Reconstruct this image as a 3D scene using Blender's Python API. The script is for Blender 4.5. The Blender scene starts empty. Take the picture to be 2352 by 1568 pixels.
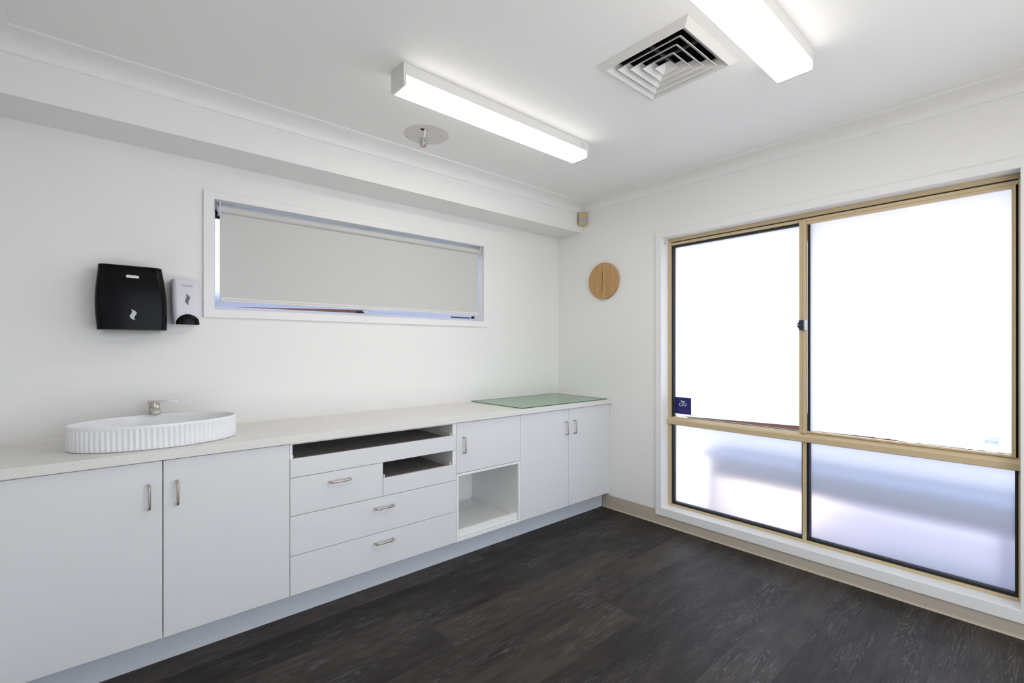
import bpy, bmesh, math, random
from mathutils import Vector, Matrix

random.seed(7)
PI = math.pi
S = bpy.context.scene
COL = S.collection

# ------------------------------------------------------------------ camera
cam_d = bpy.data.cameras.new('camera')
cam_d.sensor_width = 36.0
cam_d.sensor_fit = 'HORIZONTAL'
cam_d.lens = 1082.2 / 2352 * 36
cam_d.shift_y = 13.6 / 2352
cam_d.clip_start = 0.02
cam = bpy.data.objects.new('camera', cam_d)
COL.objects.link(cam)
cam.location = (-3.1542, -2.9822, 1.3219)
cam.rotation_euler = (PI / 2, 0, math.radians(-41.0076))
S.camera = cam

# ------------------------------------------------------------------ daylight and exposure
world = bpy.data.worlds.new('daylight')
S.world = world
world.use_nodes = True
wn = world.node_tree.nodes
wn.clear()
wo = wn.new('ShaderNodeOutputWorld')
wb = wn.new('ShaderNodeBackground')
wb.inputs['Color'].default_value = (0.84, 0.905, 1.0, 1)
wb.inputs['Strength'].default_value = 2.9
world.node_tree.links.new(wb.outputs[0], wo.inputs[0])
sd = bpy.data.lights.new('sun', 'SUN')
sd.energy = 7.0
sd.angle = math.radians(1.0)
sd.color = (1.0, 0.90, 0.80)
sun = bpy.data.objects.new('sun', sd)
COL.objects.link(sun)
sun.location = (6, -8, 9)
sun.rotation_euler = (math.radians(19), 0, math.radians(4))
VS = S.view_settings
VS.view_transform = 'Standard'
VS.look = 'None'
VS.use_curve_mapping = False
VS.gamma = 1.0
VS.exposure = 0.0
LAMP = 17.0          # radiance of the tube diffusers

# room dimensions
XL, YF, H = -3.53, -3.75, 2.548


# ------------------------------------------------------------------ materials
def srgb(r, g, b):
    f = lambda c: (c / 255 / 12.92) if c / 255 <= 0.04045 else ((c / 255 + 0.055) / 1.055) ** 2.4
    return (f(r), f(g), f(b), 1)


def mat(name, col, rough=0.5, metal=0.0, spec=0.5, bump=0.0, bscale=60, coat=0.0, var=0.0, vscale=3.0):
    m = bpy.data.materials.new(name)
    m.use_nodes = True
    nt = m.node_tree
    b = nt.nodes['Principled BSDF']
    b.inputs['Base Color'].default_value = col
    b.inputs['Roughness'].default_value = rough
    b.inputs['Metallic'].default_value = metal
    b.inputs['Specular IOR Level'].default_value = spec
    b.inputs['Coat Weight'].default_value = coat
    tc = nt.nodes.new('ShaderNodeTexCoord')
    if bump:
        n = nt.nodes.new('ShaderNodeTexNoise')
        n.inputs['Scale'].default_value = bscale
        n.inputs['Detail'].default_value = 3
        nt.links.new(tc.outputs['Object'], n.inputs['Vector'])
        bp = nt.nodes.new('ShaderNodeBump')
        bp.inputs['Strength'].default_value = bump
        bp.inputs['Distance'].default_value = 0.002
        nt.links.new(n.outputs['Fac'], bp.inputs['Height'])
        nt.links.new(bp.outputs[0], b.inputs['Normal'])
    if var:
        n = nt.nodes.new('ShaderNodeTexNoise')
        n.inputs['Scale'].default_value = vscale
        n.inputs['Detail'].default_value = 4
        nt.links.new(tc.outputs['Object'], n.inputs['Vector'])
        r = nt.nodes.new('ShaderNodeMapRange')
        r.inputs['To Min'].default_value = 1 - var
        r.inputs['To Max'].default_value = 1 + var
        nt.links.new(n.outputs['Fac'], r.inputs['Value'])
        mx = nt.nodes.new('ShaderNodeVectorMath')
        mx.operation = 'SCALE'
        mx.inputs[0].default_value = col[:3]
        nt.links.new(r.outputs[0], mx.inputs['Scale'])
        nt.links.new(mx.outputs[0], b.inputs['Base Color'])
    return m


def emis(name, col, strength):
    m = bpy.data.materials.new(name)
    m.use_nodes = True
    nt = m.node_tree
    nt.nodes.clear()
    o = nt.nodes.new('ShaderNodeOutputMaterial')
    e = nt.nodes.new('ShaderNodeEmission')
    e.inputs['Color'].default_value = col
    e.inputs['Strength'].default_value = strength
    nt.links.new(e.outputs[0], o.inputs[0])
    return m


M = {}
M['wall'] = mat('wall_paint', (0.87, 0.865, 0.845, 1), 0.55, spec=0.3, bump=0.12, bscale=180, var=0.012, vscale=2.2)
M['ceil'] = mat('ceiling_paint', (0.90, 0.895, 0.875, 1), 0.8, spec=0.2, bump=0.06, bscale=120)
M['trim'] = mat('trim_paint', (0.86, 0.855, 0.84, 1), 0.4, spec=0.4, bump=0.04, bscale=90)
M['laminate'] = mat('white_laminate', (0.765, 0.77, 0.78, 1), 0.38, spec=0.4, bump=0.08, bscale=400)
M['carcass'] = mat('melamine_inside', (0.88, 0.88, 0.86, 1), 0.45, spec=0.4)
M['tray'] = mat('dark_tray_lining', srgb(150, 144, 140), 0.6, bump=0.1, bscale=200)
M['kick'] = mat('shaded_kick_laminate', (0.60, 0.63, 0.68, 1), 0.45, spec=0.3)  # cabinet laminate darkened and cooled, painting in the shade below the doors
M['gap'] = mat('shadow_gap_board', srgb(70, 70, 70), 0.8)
M['steel'] = mat('brushed_nickel', (0.50, 0.46, 0.41, 1), 0.32, 1.0, bump=0.1, bscale=300)
M['taps'] = mat('satin_tap_metal', (0.52, 0.48, 0.43, 1), 0.28, 1.0)
M['ceramic'] = mat('white_ceramic', (0.86, 0.87, 0.89, 1), 0.3, coat=0.3)
M['black'] = mat('black_gloss_plastic', (0.004, 0.004, 0.005, 1), 0.2, spec=0.12)
M['blackmatt'] = mat('black_rubber', (0.008, 0.008, 0.01, 1), 0.6)
M['whiteplastic'] = mat('white_plastic', (0.72, 0.71, 0.78, 1), 0.3, spec=0.5)
M['lightbody'] = mat('light_housing_enamel', (0.74, 0.73, 0.70, 1), 0.4)
M['paper'] = mat('paper', (0.85, 0.85, 0.83, 1), 0.9, bump=0.1, bscale=200)
M['grey'] = mat('grey_print', (0.50, 0.51, 0.52, 1), 0.6)
M['silver'] = mat('silvered_window', (0.42, 0.42, 0.41, 1), 0.3, 0.3)
M['darkwin'] = mat('smoked_window', (0.06, 0.06, 0.06, 1), 0.15)
M['beige'] = mat('beige_aluminium', srgb(205, 184, 146), 0.35, spec=0.5, bump=0.03, bscale=90)
M['beigebox'] = mat('aged_beige_plastic', srgb(203, 182, 132), 0.5)
M['lens'] = mat('sensor_lens', (0.42, 0.45, 0.50, 1), 0.35)
M['base'] = mat('taupe_vinyl_skirting', srgb(190, 178, 162), 0.5, bump=0.08, bscale=140)
M['fabric'] = mat('blockout_fabric', (0.63, 0.628, 0.605, 1), 0.8, bump=0.3, bscale=900)
M['whitealu'] = mat('white_aluminium', (0.78, 0.79, 0.85, 1), 0.35)
M['pvc'] = mat('cream_rail', (0.75, 0.74, 0.71, 1), 0.5)
M['plaster'] = mat('unpainted_plaster', (0.72, 0.68, 0.66, 1), 0.9, bump=0.3, bscale=60, var=0.05, vscale=14)
M['void'] = mat('dark_void', (0.004, 0.004, 0.004, 1), 0.9)
M['bracket'] = mat('grey_brackets', srgb(92, 88, 86), 0.6)
M['navy'] = mat('navy_sticker', srgb(22, 20, 105), 0.4)
M['stickertext'] = mat('sticker_print', (0.62, 0.66, 0.72, 1), 0.5)
M['stickerfaint'] = mat('sticker_small_print', srgb(70, 70, 140), 0.5)
M['barlabel'] = mat('clear_label', (0.72, 0.75, 0.82, 1), 0.5)
M['bars'] = mat('barcode_print', (0.35, 0.38, 0.42, 1), 0.5)
M['lockblk'] = mat('lock_dark', srgb(38, 42, 58), 0.35)
M['chrome'] = mat('chrome', (0.75, 0.78, 0.85, 1), 0.15, 1.0)
M['hand'] = mat('clock_hand', srgb(78, 58, 36), 0.4)
M['brass'] = mat('clock_pin', srgb(200, 175, 120), 0.3, 0.8)
M['cable'] = mat('white_cable', (0.80, 0.78, 0.72, 1), 0.5)
M['copper'] = mat('red_wire', srgb(196, 70, 60), 0.4)
M['green'] = mat('green_wire', srgb(130, 140, 60), 0.4)
M['silicone'] = mat('aged_silicone', srgb(236, 232, 222), 0.6, var=0.03, vscale=8)
M['path'] = mat('dusky_ground_tone', srgb(140, 134, 150), 0.9, bump=0.4, bscale=9, var=0.06)  # dim lavender colour stands in for the dusky side of the ground
M['warm'] = mat('sunlit_ground_tone', srgb(226, 206, 190), 0.9, bump=0.4, bscale=9, var=0.04)  # warm pale colour stands in for a sunlit glow on the ground
M['soil'] = mat('paving', srgb(188, 192, 204), 0.9, bump=0.5, bscale=8, var=0.08, vscale=3)
M['bounce'] = mat('pale_bounce_slab', (0.72, 0.71, 0.69, 1), 0.9)  # kept pale to send daylight up through the added opening
M['brown'] = mat('brown_timber', srgb(78, 46, 30), 0.7, bump=0.6, bscale=20, var=0.3, vscale=9)
M['slate'] = mat('blue_grey_metal', srgb(76, 100, 152), 0.55)
M['slate2'] = mat('mauve_metal', srgb(92, 78, 104), 0.6)
M['shelf'] = mat('lavender_panel', srgb(190, 184, 202), 0.6)
M['eave'] = mat('cream_eave', srgb(238, 214, 178), 0.8)
M['render'] = mat('pale_render', srgb(232, 236, 244), 0.9, bump=0.3, bscale=30)
M['diff'] = emis('lit_diffuser', (1.0, 0.955, 0.885, 1), LAMP)
M['diffside'] = emis('lit_diffuser_side', (1.0, 0.97, 0.92, 1), LAMP * 0.3)


def stone():
    m = mat('speckled_stone', (0.7, 0.69, 0.66, 1), 0.35, spec=0.4)
    nt = m.node_tree
    b = nt.nodes['Principled BSDF']
    tc = nt.nodes.new('ShaderNodeTexCoord')
    n = nt.nodes.new('ShaderNodeTexNoise')
    n.inputs['Scale'].default_value = 520
    n.inputs['Detail'].default_value = 2
    nt.links.new(tc.outputs['Object'], n.inputs['Vector'])
    r = nt.nodes.new('ShaderNodeValToRGB')
    e = r.color_ramp.elements
    e[0].position = 0.33
    e[0].color = (0.54, 0.525, 0.50, 1)
    e[1].position = 0.47
    e[1].color = (0.82, 0.80, 0.76, 1)
    x = e.new(0.62)
    x.color = (0.83, 0.815, 0.78, 1)
    x = e.new(0.72)
    x.color = (0.88, 0.875, 0.86, 1)
    nt.links.new(n.outputs['Fac'], r.inputs['Fac'])
    v = nt.nodes.new('ShaderNodeTexVoronoi')
    v.inputs['Scale'].default_value = 340
    nt.links.new(tc.outputs['Object'], v.inputs['Vector'])
    lt = nt.nodes.new('ShaderNodeMath')
    lt.operation = 'LESS_THAN'
    lt.inputs[1].default_value = 0.17
    nt.links.new(v.outputs['Distance'], lt.inputs[0])
    mx = nt.nodes.new('ShaderNodeMix')
    mx.data_type = 'RGBA'
    nt.links.new(lt.outputs[0], mx.inputs[0])
    nt.links.new(r.outputs['Color'], mx.inputs[6])
    mx.inputs[7].default_value = (0.56, 0.55, 0.53, 1)
    nt.links.new(mx.outputs[2], b.inputs['Base Color'])
    return m


M['stone'] = stone()


def planks():
    m = bpy.data.materials.new('charcoal_vinyl_planks')
    m.use_nodes = True
    nt = m.node_tree
    b = nt.nodes['Principled BSDF']
    N = nt.nodes.new
    L = nt.links.new

    def math_(op, a, c=None):
        n = N('ShaderNodeMath')
        n.operation = op
        for i, v in enumerate((a, c)):
            if v is None:
                continue
            if isinstance(v, (int, float)):
                n.inputs[i].default_value = v
            else:
                L(v, n.inputs[i])
        return n.outputs[0]

    geo = N('ShaderNodeNewGeometry')
    sep = N('ShaderNodeSeparateXYZ')
    L(geo.outputs['Position'], sep.inputs[0])
    X, Y = sep.outputs[0], sep.outputs[1]
    W, LN = 0.2, 1.3
    yr = math_('DIVIDE', math_('ADD', Y, 0.05), W)
    row = math_('FLOOR', yr)
    fy = math_('FRACT', yr)
    wn_ = N('ShaderNodeTexWhiteNoise')
    wn_.noise_dimensions = '1D'
    L(row, wn_.inputs['W'])
    xo = math_('ADD', math_('DIVIDE', X, LN), wn_.outputs['Value'])
    col = math_('FLOOR', xo)
    fx = math_('FRACT', xo)
    idv = N('ShaderNodeCombineXYZ')
    L(row, idv.inputs[0])
    L(col, idv.inputs[1])
    w2 = N('ShaderNodeTexWhiteNoise')
    w2.noise_dimensions = '3D'
    L(idv.outputs[0], w2.inputs['Vector'])
    rnd = w2.outputs['Value']
    # grain coordinates: stretched along X, offset per plank
    gv = N('ShaderNodeCombineXYZ')
    L(math_('ADD', math_('MULTIPLY', X, 0.75), math_('MULTIPLY', rnd, 37.0)), gv.inputs[0])
    L(math_('MULTIPLY', Y, 11.0), gv.inputs[1])
    L(math_('MULTIPLY', rnd, 11.0), gv.inputs[2])
    n1 = N('ShaderNodeTexNoise')
    n1.inputs['Scale'].default_value = 2.2
    n1.inputs['Detail'].default_value = 3.2
    n1.inputs['Roughness'].default_value = 0.45
    n1.inputs['Distortion'].default_value = 0.25
    L(gv.outputs[0], n1.inputs['Vector'])
    # cathedral grain lines: fine wave distorted by the noise
    rings = math_('FRACT', math_('MULTIPLY', n1.outputs['Fac'], 15.0))
    line = N('ShaderNodeMapRange')
    line.interpolation_type = 'SMOOTHSTEP'
    line.inputs['From Min'].default_value = 0.0
    line.inputs['From Max'].default_value = 0.35
    line.inputs['To Min'].default_value = 1.0
    line.inputs['To Max'].default_value = 0.0
    L(rings, line.inputs['Value'])
    gv2 = N('ShaderNodeCombineXYZ')
    L(math_('ADD', math_('MULTIPLY', X, 4.0), math_('MULTIPLY', rnd, 9.0)), gv2.inputs[0])
    L(math_('MULTIPLY', Y, 150.0), gv2.inputs[1])
    n2 = N('ShaderNodeTexNoise')
    n2.inputs['Scale'].default_value = 1.6
    n2.inputs['Detail'].default_value = 4
    L(gv2.outputs[0], n2.inputs['Vector'])
    # the open grain only shows in patches
    n4 = N('ShaderNodeTexNoise')
    n4.inputs['Scale'].default_value = 1.7
    n4.inputs['Detail'].default_value = 2
    pv = N('ShaderNodeCombineXYZ')
    L(math_('ADD', math_('MULTIPLY', X, 1.2), math_('MULTIPLY', rnd, 61.0)), pv.inputs[0])
    L(math_('MULTIPLY', Y, 4.0), pv.inputs[1])
    L(pv.outputs[0], n4.inputs['Vector'])
    pm = N('ShaderNodeMapRange')
    pm.interpolation_type = 'SMOOTHSTEP'
    pm.inputs['From Min'].default_value = 0.42
    pm.inputs['From Max'].default_value = 0.66
    pm.inputs['To Min'].default_value = 0.12
    L(n4.outputs['Fac'], pm.inputs['Value'])
    gm = math_('MULTIPLY', math_('MULTIPLY', line.outputs[0], n2.outputs['Fac']), pm.outputs[0])
    # fine dark flecks and blotches
    n5 = N('ShaderNodeTexNoise')
    n5.inputs['Scale'].default_value = 4.5
    n5.inputs['Detail'].default_value = 6
    n5.inputs['Roughness'].default_value = 0.62
    bv = N('ShaderNodeCombineXYZ')
    L(math_('ADD', math_('MULTIPLY', X, 1.0), math_('MULTIPLY', rnd, 17.0)), bv.inputs[0])
    L(math_('MULTIPLY', Y, 4.2), bv.inputs[1])
    L(bv.outputs[0], n5.inputs['Vector'])
    n3 = N('ShaderNodeTexNoise')
    n3.inputs['Scale'].default_value = 1.3
    n3.inputs['Detail'].default_value = 3
    L(gv.outputs[0], n3.inputs['Vector'])
    # tone of the plank
    t = math_('ADD', math_('MULTIPLY', rnd, 0.42), math_('MULTIPLY', n3.outputs['Fac'], 0.45))
    t = math_('ADD', t, math_('MULTIPLY', math_('SUBTRACT', n5.outputs['Fac'], 0.32), 1.35))
    t = math_('ADD', t, math_('MULTIPLY', math_('SUBTRACT', n2.outputs['Fac'], 0.5), 0.6))
    ramp = N('ShaderNodeValToRGB')
    e = ramp.color_ramp.elements
    e[0].position = 0.12
    e[0].color = (0.0052, 0.0038, 0.0030, 1)
    e[1].position = 1.0
    e[1].color = (0.046, 0.036, 0.028, 1)
    x = e.new(0.5)
    x.color = (0.0140, 0.0103, 0.0080, 1)
    L(t, ramp.inputs['Fac'])
    mx = N('ShaderNodeMix')
    mx.data_type = 'RGBA'
    L(math_('MULTIPLY', gm, 1.05), mx.inputs[0])
    L(ramp.outputs['Color'], mx.inputs[6])
    mx.inputs[7].default_value = (0.135, 0.128, 0.126, 1)
    # joints
    ey = math_('MINIMUM', fy, math_('SUBTRACT', 1.0, fy))
    ex = math_('MINIMUM', fx, math_('SUBTRACT', 1.0, fx))
    j = math_('MAXIMUM', math_('LESS_THAN', ey, 0.005), math_('LESS_THAN', ex, 0.0009))
    mj = N('ShaderNodeMix')
    mj.data_type = 'RGBA'
    L(math_('MULTIPLY', j, 0.7), mj.inputs[0])
    L(mx.outputs[2], mj.inputs[6])
    mj.inputs[7].default_value = (0.007, 0.006, 0.006, 1)
    L(mj.outputs[2], b.inputs['Base Color'])
    rr = N('ShaderNodeMapRange')
    rr.inputs['To Min'].default_value = 0.50
    rr.inputs['To Max'].default_value = 0.26
    L(gm, rr.inputs['Value'])
    L(rr.outputs[0], b.inputs['Roughness'])
    b.inputs['Specular IOR Level'].default_value = 0.30
    hb = math_('ADD', math_('MULTIPLY', gm, -0.9), math_('MULTIPLY', j, -1.0))
    bp = N('ShaderNodeBump')
    bp.inputs['Strength'].default_value = 0.45
    bp.inputs['Distance'].default_value = 0.0015
    L(hb, bp.inputs['Height'])
    L(bp.outputs[0], b.inputs['Normal'])
    return m


M['floor'] = planks()


def clockwood():
    m = mat('light_oak', (0.6, 0.4, 0.2, 1), 0.5)
    nt = m.node_tree
    b = nt.nodes['Principled BSDF']
    tc = nt.nodes.new('ShaderNodeTexCoord')
    mp = nt.nodes.new('ShaderNodeMapping')
    mp.inputs['Scale'].default_value = (1, 22, 1.0)
    n = nt.nodes.new('ShaderNodeTexNoise')
    n.inputs['Scale'].default_value = 1.5
    n.inputs['Detail'].default_value = 4
    r = nt.nodes.new('ShaderNodeValToRGB')
    r.color_ramp.elements[0].position = 0.3
    r.color_ramp.elements[0].color = srgb(176, 134, 84)
    r.color_ramp.elements[1].position = 0.7
    r.color_ramp.elements[1].color = srgb(206, 166, 114)
    nt.links.new(tc.outputs['Object'], mp.inputs['Vector'])
    nt.links.new(mp.outputs[0], n.inputs['Vector'])
    nt.links.new(n.outputs['Fac'], r.inputs['Fac'])
    nt.links.new(r.outputs['Color'], b.inputs['Base Color'])
    return m


M['oak'] = clockwood()


def clear_glass(name, tint=(1, 1, 1, 1), gloss=0.08):
    m = bpy.data.materials.new(name)
    m.use_nodes = True
    nt = m.node_tree
    nt.nodes.clear()
    o = nt.nodes.new('ShaderNodeOutputMaterial')
    t = nt.nodes.new('ShaderNodeBsdfTransparent')
    t.inputs['Color'].default_value = tint
    g = nt.nodes.new('ShaderNodeBsdfGlossy')
    g.inputs['Roughness'].default_value = 0.02
    f = nt.nodes.new('ShaderNodeFresnel')
    f.inputs['IOR'].default_value = 1.2 if gloss < 0.1 else 1.45
    mx = nt.nodes.new('ShaderNodeMixShader')
    ge = nt.nodes.new('ShaderNodeNewGeometry')
    iv = nt.nodes.new('ShaderNodeMath')
    iv.operation = 'SUBTRACT'
    iv.inputs[0].default_value = 1.0
    nt.links.new(ge.outputs['Backfacing'], iv.inputs[1])
    ml = nt.nodes.new('ShaderNodeMath')
    ml.operation = 'MULTIPLY'
    nt.links.new(f.outputs[0], ml.inputs[0])
    nt.links.new(iv.outputs[0], ml.inputs[1])
    nt.links.new(ml.outputs[0], mx.inputs[0])
    nt.links.new(t.outputs[0], mx.inputs[1])
    nt.links.new(g.outputs[0], mx.inputs[2])
    nt.links.new(mx.outputs[0], o.inputs[0])
    return m


def frosted(name, tint, rough, trans_share, ior=1.12):
    """frosted sheet: rough see-through mixed with light scattered through"""
    m = bpy.data.materials.new(name)
    m.use_nodes = True
    nt = m.node_tree
    nt.nodes.clear()
    o = nt.nodes.new('ShaderNodeOutputMaterial')
    r = nt.nodes.new('ShaderNodeBsdfRefraction')
    r.inputs['Roughness'].default_value = rough
    r.inputs['IOR'].default_value = ior
    r.inputs['Color'].default_value = tint
    t = nt.nodes.new('ShaderNodeBsdfTranslucent')
    t.inputs['Color'].default_value = tint
    mx = nt.nodes.new('ShaderNodeMixShader')
    mx.inputs[0].default_value = trans_share
    nt.links.new(r.outputs[0], mx.inputs[1])
    nt.links.new(t.outputs[0], mx.inputs[2])
    nt.links.new(mx.outputs[0], o.inputs[0])
    return m


M['glass'] = clear_glass('window_glass')
M['film'] = frosted('frosted_film', (0.90, 0.94, 1.0, 1), 0.55, 0.6, 1.35)
M['filmlow'] = frosted('frosted_film_low', (0.86, 0.89, 0.95, 1), 0.50, 0.25, 1.3)
M['obscure'] = frosted('obscure_glass', (0.80, 0.86, 1.0, 1), 0.35, 0.3, 1.3)
M['barlabel'] = clear_glass('clear_label', (0.93, 0.94, 0.97, 1))
M['bars'] = clear_glass('barcode_print', (0.72, 0.75, 0.80, 1))
M['greenglass'] = clear_glass('green_tinted_glass', (0.80, 0.90, 0.83, 1), 0.2)
M['greenedge'] = mat('green_glass_edge', srgb(40, 92, 76), 0.15)
M['clearplastic'] = clear_glass('clear_plastic', (0.93, 0.95, 0.97, 1), 0.2)

# ------------------------------------------------------------------ helpers
ORG = {}      # world origin of every object we make


def finish(bm, name, m, parent=None, org=None, smooth=False):
    bmesh.ops.recalc_face_normals(bm, faces=bm.faces)
    pw = Vector(ORG[parent.name]) if parent else Vector((0, 0, 0))
    ow = Vector(org) if org is not None else (pw if parent else Vector((0, 0, 0)))
    for v in bm.verts:
        v.co -= ow
    me = bpy.data.meshes.new(name)
    bm.to_mesh(me)
    bm.free()
    for mm in (m if isinstance(m, (list, tuple)) else [m]):
        me.materials.append(mm)
    if smooth:
        for p in me.polygons:
            p.use_smooth = True
        try:
            me.set_sharp_from_angle(angle=math.radians(40))
        except Exception:
            pass
    o = bpy.data.objects.new(name, me)
    COL.objects.link(o)
    if parent:
        o.parent = parent
        o.location = ow - pw
    else:
        o.location = ow
    ORG[o.name] = tuple(ow)
    return o


def thing(name, loc, label, cat, group=None):
    o = bpy.data.objects.new(name, None)
    o.empty_display_size = 0.1
    COL.objects.link(o)
    o.location = loc
    ORG[o.name] = tuple(loc)
    o['label'] = label
    o['category'] = cat
    if group:
        o['group'] = group
    return o


def tag(o, label, cat, group=None):
    o['label'] = label
    o['category'] = cat
    if group:
        o['group'] = group
    return o


def struct(o):
    o['kind'] = 'structure'
    return o


def box(bm, x0, x1, y0, y1, z0, z1, bev=0.0, seg=2, mi=0):
    x0, x1 = min(x0, x1), max(x0, x1)
    y0, y1 = min(y0, y1), max(y0, y1)
    z0, z1 = min(z0, z1), max(z0, z1)
    r = bmesh.ops.create_cube(bm, size=1)
    vs = r['verts']
    bmesh.ops.scale(bm, verts=vs, vec=(x1 - x0, y1 - y0, z1 - z0))
    bmesh.ops.translate(bm, verts=vs, vec=((x0 + x1) / 2, (y0 + y1) / 2, (z0 + z1) / 2))
    fs = set()
    for v in vs:
        fs.update(v.link_faces)
    for f in fs:
        f.material_index = mi
    if bev:
        es = set()
        for v in vs:
            es.update(v.link_edges)
        bmesh.ops.bevel(bm, geom=list(es), offset=bev, segments=seg, affect='EDGES', profile=0.5)


def boxes(*bs, bev=0.0):
    bm = bmesh.new()
    for b in bs:
        box(bm, *b, bev=bev)
    return bm


def prism(bm, pts, axis, a, b, mi=0):
    """closed outline pts (2d) swept along axis from a to b"""
    def P(p, t):
        if axis == 'x':
            return (t, p[0], p[1])
        if axis == 'y':
            return (p[0], t, p[1])
        return (p[0], p[1], t)
    A = [bm.verts.new(P(p, a)) for p in pts]
    B = [bm.verts.new(P(p, b)) for p in pts]
    n = len(pts)
    fs = [bm.faces.new(A), bm.faces.new(B[::-1])]
    for i in range(n):
        fs.append(bm.faces.new((A[i], A[(i + 1) % n], B[(i + 1) % n], B[i])))
    for f in fs:
        f.material_index = mi


def loft(bm, rings, cap0=True, cap1=True, closed=True):
    R = [[bm.verts.new(p) for p in r] for r in rings]
    n = len(rings[0])
    for a, b in zip(R, R[1:]):
        for i in range(n if closed else n - 1):
            bm.faces.new((a[i], a[(i + 1) % n], b[(i + 1) % n], b[i]))
    if cap0:
        bm.faces.new(R[0][::-1])
    if cap1:
        bm.faces.new(R[-1])


def tube(bm, path, r, seg=14):
    path = [Vector(p) for p in path]
    rings = []
    up = None
    for i, p in enumerate(path):
        if i == 0:
            d = path[1] - p
        elif i == len(path) - 1:
            d = p - path[i - 1]
        else:
            d = (path[i + 1] - p).normalized() + (p - path[i - 1]).normalized()
        d.normalize()
        if up is None:
            up = d.orthogonal().normalized()
        up = (up - d * up.dot(d)).normalized()
        s = d.cross(up)
        rr = r[i] if isinstance(r, (list, tuple)) else r
        rings.append([p + up * (math.cos(t) * rr) + s * (math.sin(t) * rr)
                      for t in [2 * PI * k / seg for k in range(seg)]])
    loft(bm, rings)


def disc(bm, c, axis, r, d0, d1, seg=64, bev=0.0):
    """cylinder about axis through c"""
    def ring(rad, t):
        out = []
        for k in range(seg):
            a = 2 * PI * k / seg
            u, v = rad * math.cos(a), rad * math.sin(a)
            if axis == 'x':
                out.append((c[0] + t, c[1] + u, c[2] + v))
            elif axis == 'y':
                out.append((c[0] + u, c[1] + t, c[2] + v))
            else:
                out.append((c[0] + u, c[1] + v, c[2] + t))
        return out
    s = 1 if d1 > d0 else -1
    if bev:
        loft(bm, [ring(r - bev, d0), ring(r, d0 + s * bev), ring(r, d1 - s * bev), ring(r - bev, d1)])
    else:
        loft(bm, [ring(r, d0), ring(r, d1)])


def wall_with_hole(axis, p0, p1, a0, a1, z0, z1, h):
    """wall slab; axis 'y' = slab spans x (a) and z, thickness p0..p1 in y"""
    ha0, ha1, hz0, hz1 = h
    parts = [(a0, ha0, z0, z1), (ha1, a1, z0, z1), (ha0, ha1, z0, hz0), (ha0, ha1, hz1, z1)]
    bm = bmesh.new()
    for (u0, u1, w0, w1) in parts:
        if axis == 'y':
            box(bm, u0, u1, p0, p1, w0, w1)
        elif axis == 'x':
            box(bm, p0, p1, u0, u1, w0, w1)
        else:
            box(bm, u0, u1, w0, w1, p0, p1)
    return bm


# ------------------------------------------------------------------ room shell
WA = (-2.70, -0.865, 1.526, 2.125)       # sink wall window opening x0 x1 z0 z1
WB = (-2.885, -1.060, 0.128, 2.140)      # window wall opening y0 y1 z0 z1
VC = (-1.313, -1.885)                    # vent centre

bm = boxes((XL - 0.2, 0.0, YF - 0.2, 0.0, -0.1, 0.0))
struct(finish(bm, 'floor', M['floor']))
bm = wall_with_hole('z', H, H + 0.02, XL - 0.15, 0.16, YF - 0.15, 0.16,
                    (VC[0] - 0.18, VC[0] + 0.18, VC[1] - 0.18, VC[1] + 0.18))
struct(finish(bm, 'ceiling', M['ceil']))
bm = wall_with_hole('y', 0.0, 0.16, XL, 0.0, 0, H, WA)
struct(finish(bm, 'wall_back', M['wall']))
bm = wall_with_hole('x', 0.0, 0.16, YF, 0.16, 0, H, WB)
struct(finish(bm, 'wall_right', M['wall']))
struct(finish(boxes((XL - 0.15, XL, YF - 0.15, 0.16, 0, H)), 'wall_left', M['wall']))
# wall behind the camera; wide opening added so daylight fills the room
bm = wall_with_hole('y', YF - 0.15, YF, XL, 0.16, 0, H, (-3.1, -0.7, 0.0, 2.15))
struct(finish(bm, 'wall_front', M['wall']))
bm = boxes((-3.16, -3.10, YF, YF + 0.015, 0, 2.21), (-0.70, -0.64, YF, YF + 0.015, 0, 2.21), (-3.10, -0.70, YF, YF + 0.015, 2.15, 2.21))
struct(finish(bm, 'trim_5', M['trim']))  # casing round the added opening
struct(finish(boxes((-9.0, 0.17, -9.0, YF - 0.2, -0.12, -0.02)), 'ground_bounce', M['bounce']))  # unseen slab added to bounce daylight up onto the ceiling
# boxed bulkhead along the top of the sink wall
BD, BZ = -0.283, 2.318
struct(finish(boxes((XL, 0, BD, 0, BZ, H)), 'wall_bulkhead', M['wall']))

# coved cornice
CW, CH = 0.108, 0.068
prof = [(0, 0), (0, CH), (0.007, CH), (0.009, CH - 0.005)]
for k in range(0, 9):
    a = k / 8
    prof.append((0.010 + (CW - 0.02) * (1 - math.cos(a * PI / 2)), 0.009 + (CH - 0.018) * (1 - math.sin(a * PI / 2))))
prof += [(CW - 0.006, 0.007), (CW, 0.006), (CW, 0)]


def cornice(name, axis, wallpos, sgn, a, b, ma=0, mb=0):
    """ma, mb: how far the ends are pulled in per unit of projection (mitre)"""
    bm = bmesh.new()
    A, B = [], []
    for d, t in prof:
        z = H - t
        if axis == 'x':
            A.append(bm.verts.new((a + ma * d, wallpos + sgn * d, z)))
            B.append(bm.verts.new((b + mb * d, wallpos + sgn * d, z)))
        else:
            A.append(bm.verts.new((wallpos + sgn * d, a + ma * d, z)))
            B.append(bm.verts.new((wallpos + sgn * d, b + mb * d, z)))
    n = len(A)
    bm.faces.new(A)
    bm.faces.new(B[::-1])
    for i in range(n):
        bm.faces.new((A[i], A[(i + 1) % n], B[(i + 1) % n], B[i]))
    return struct(finish(bm, name, M['trim'], smooth=True))


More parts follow.
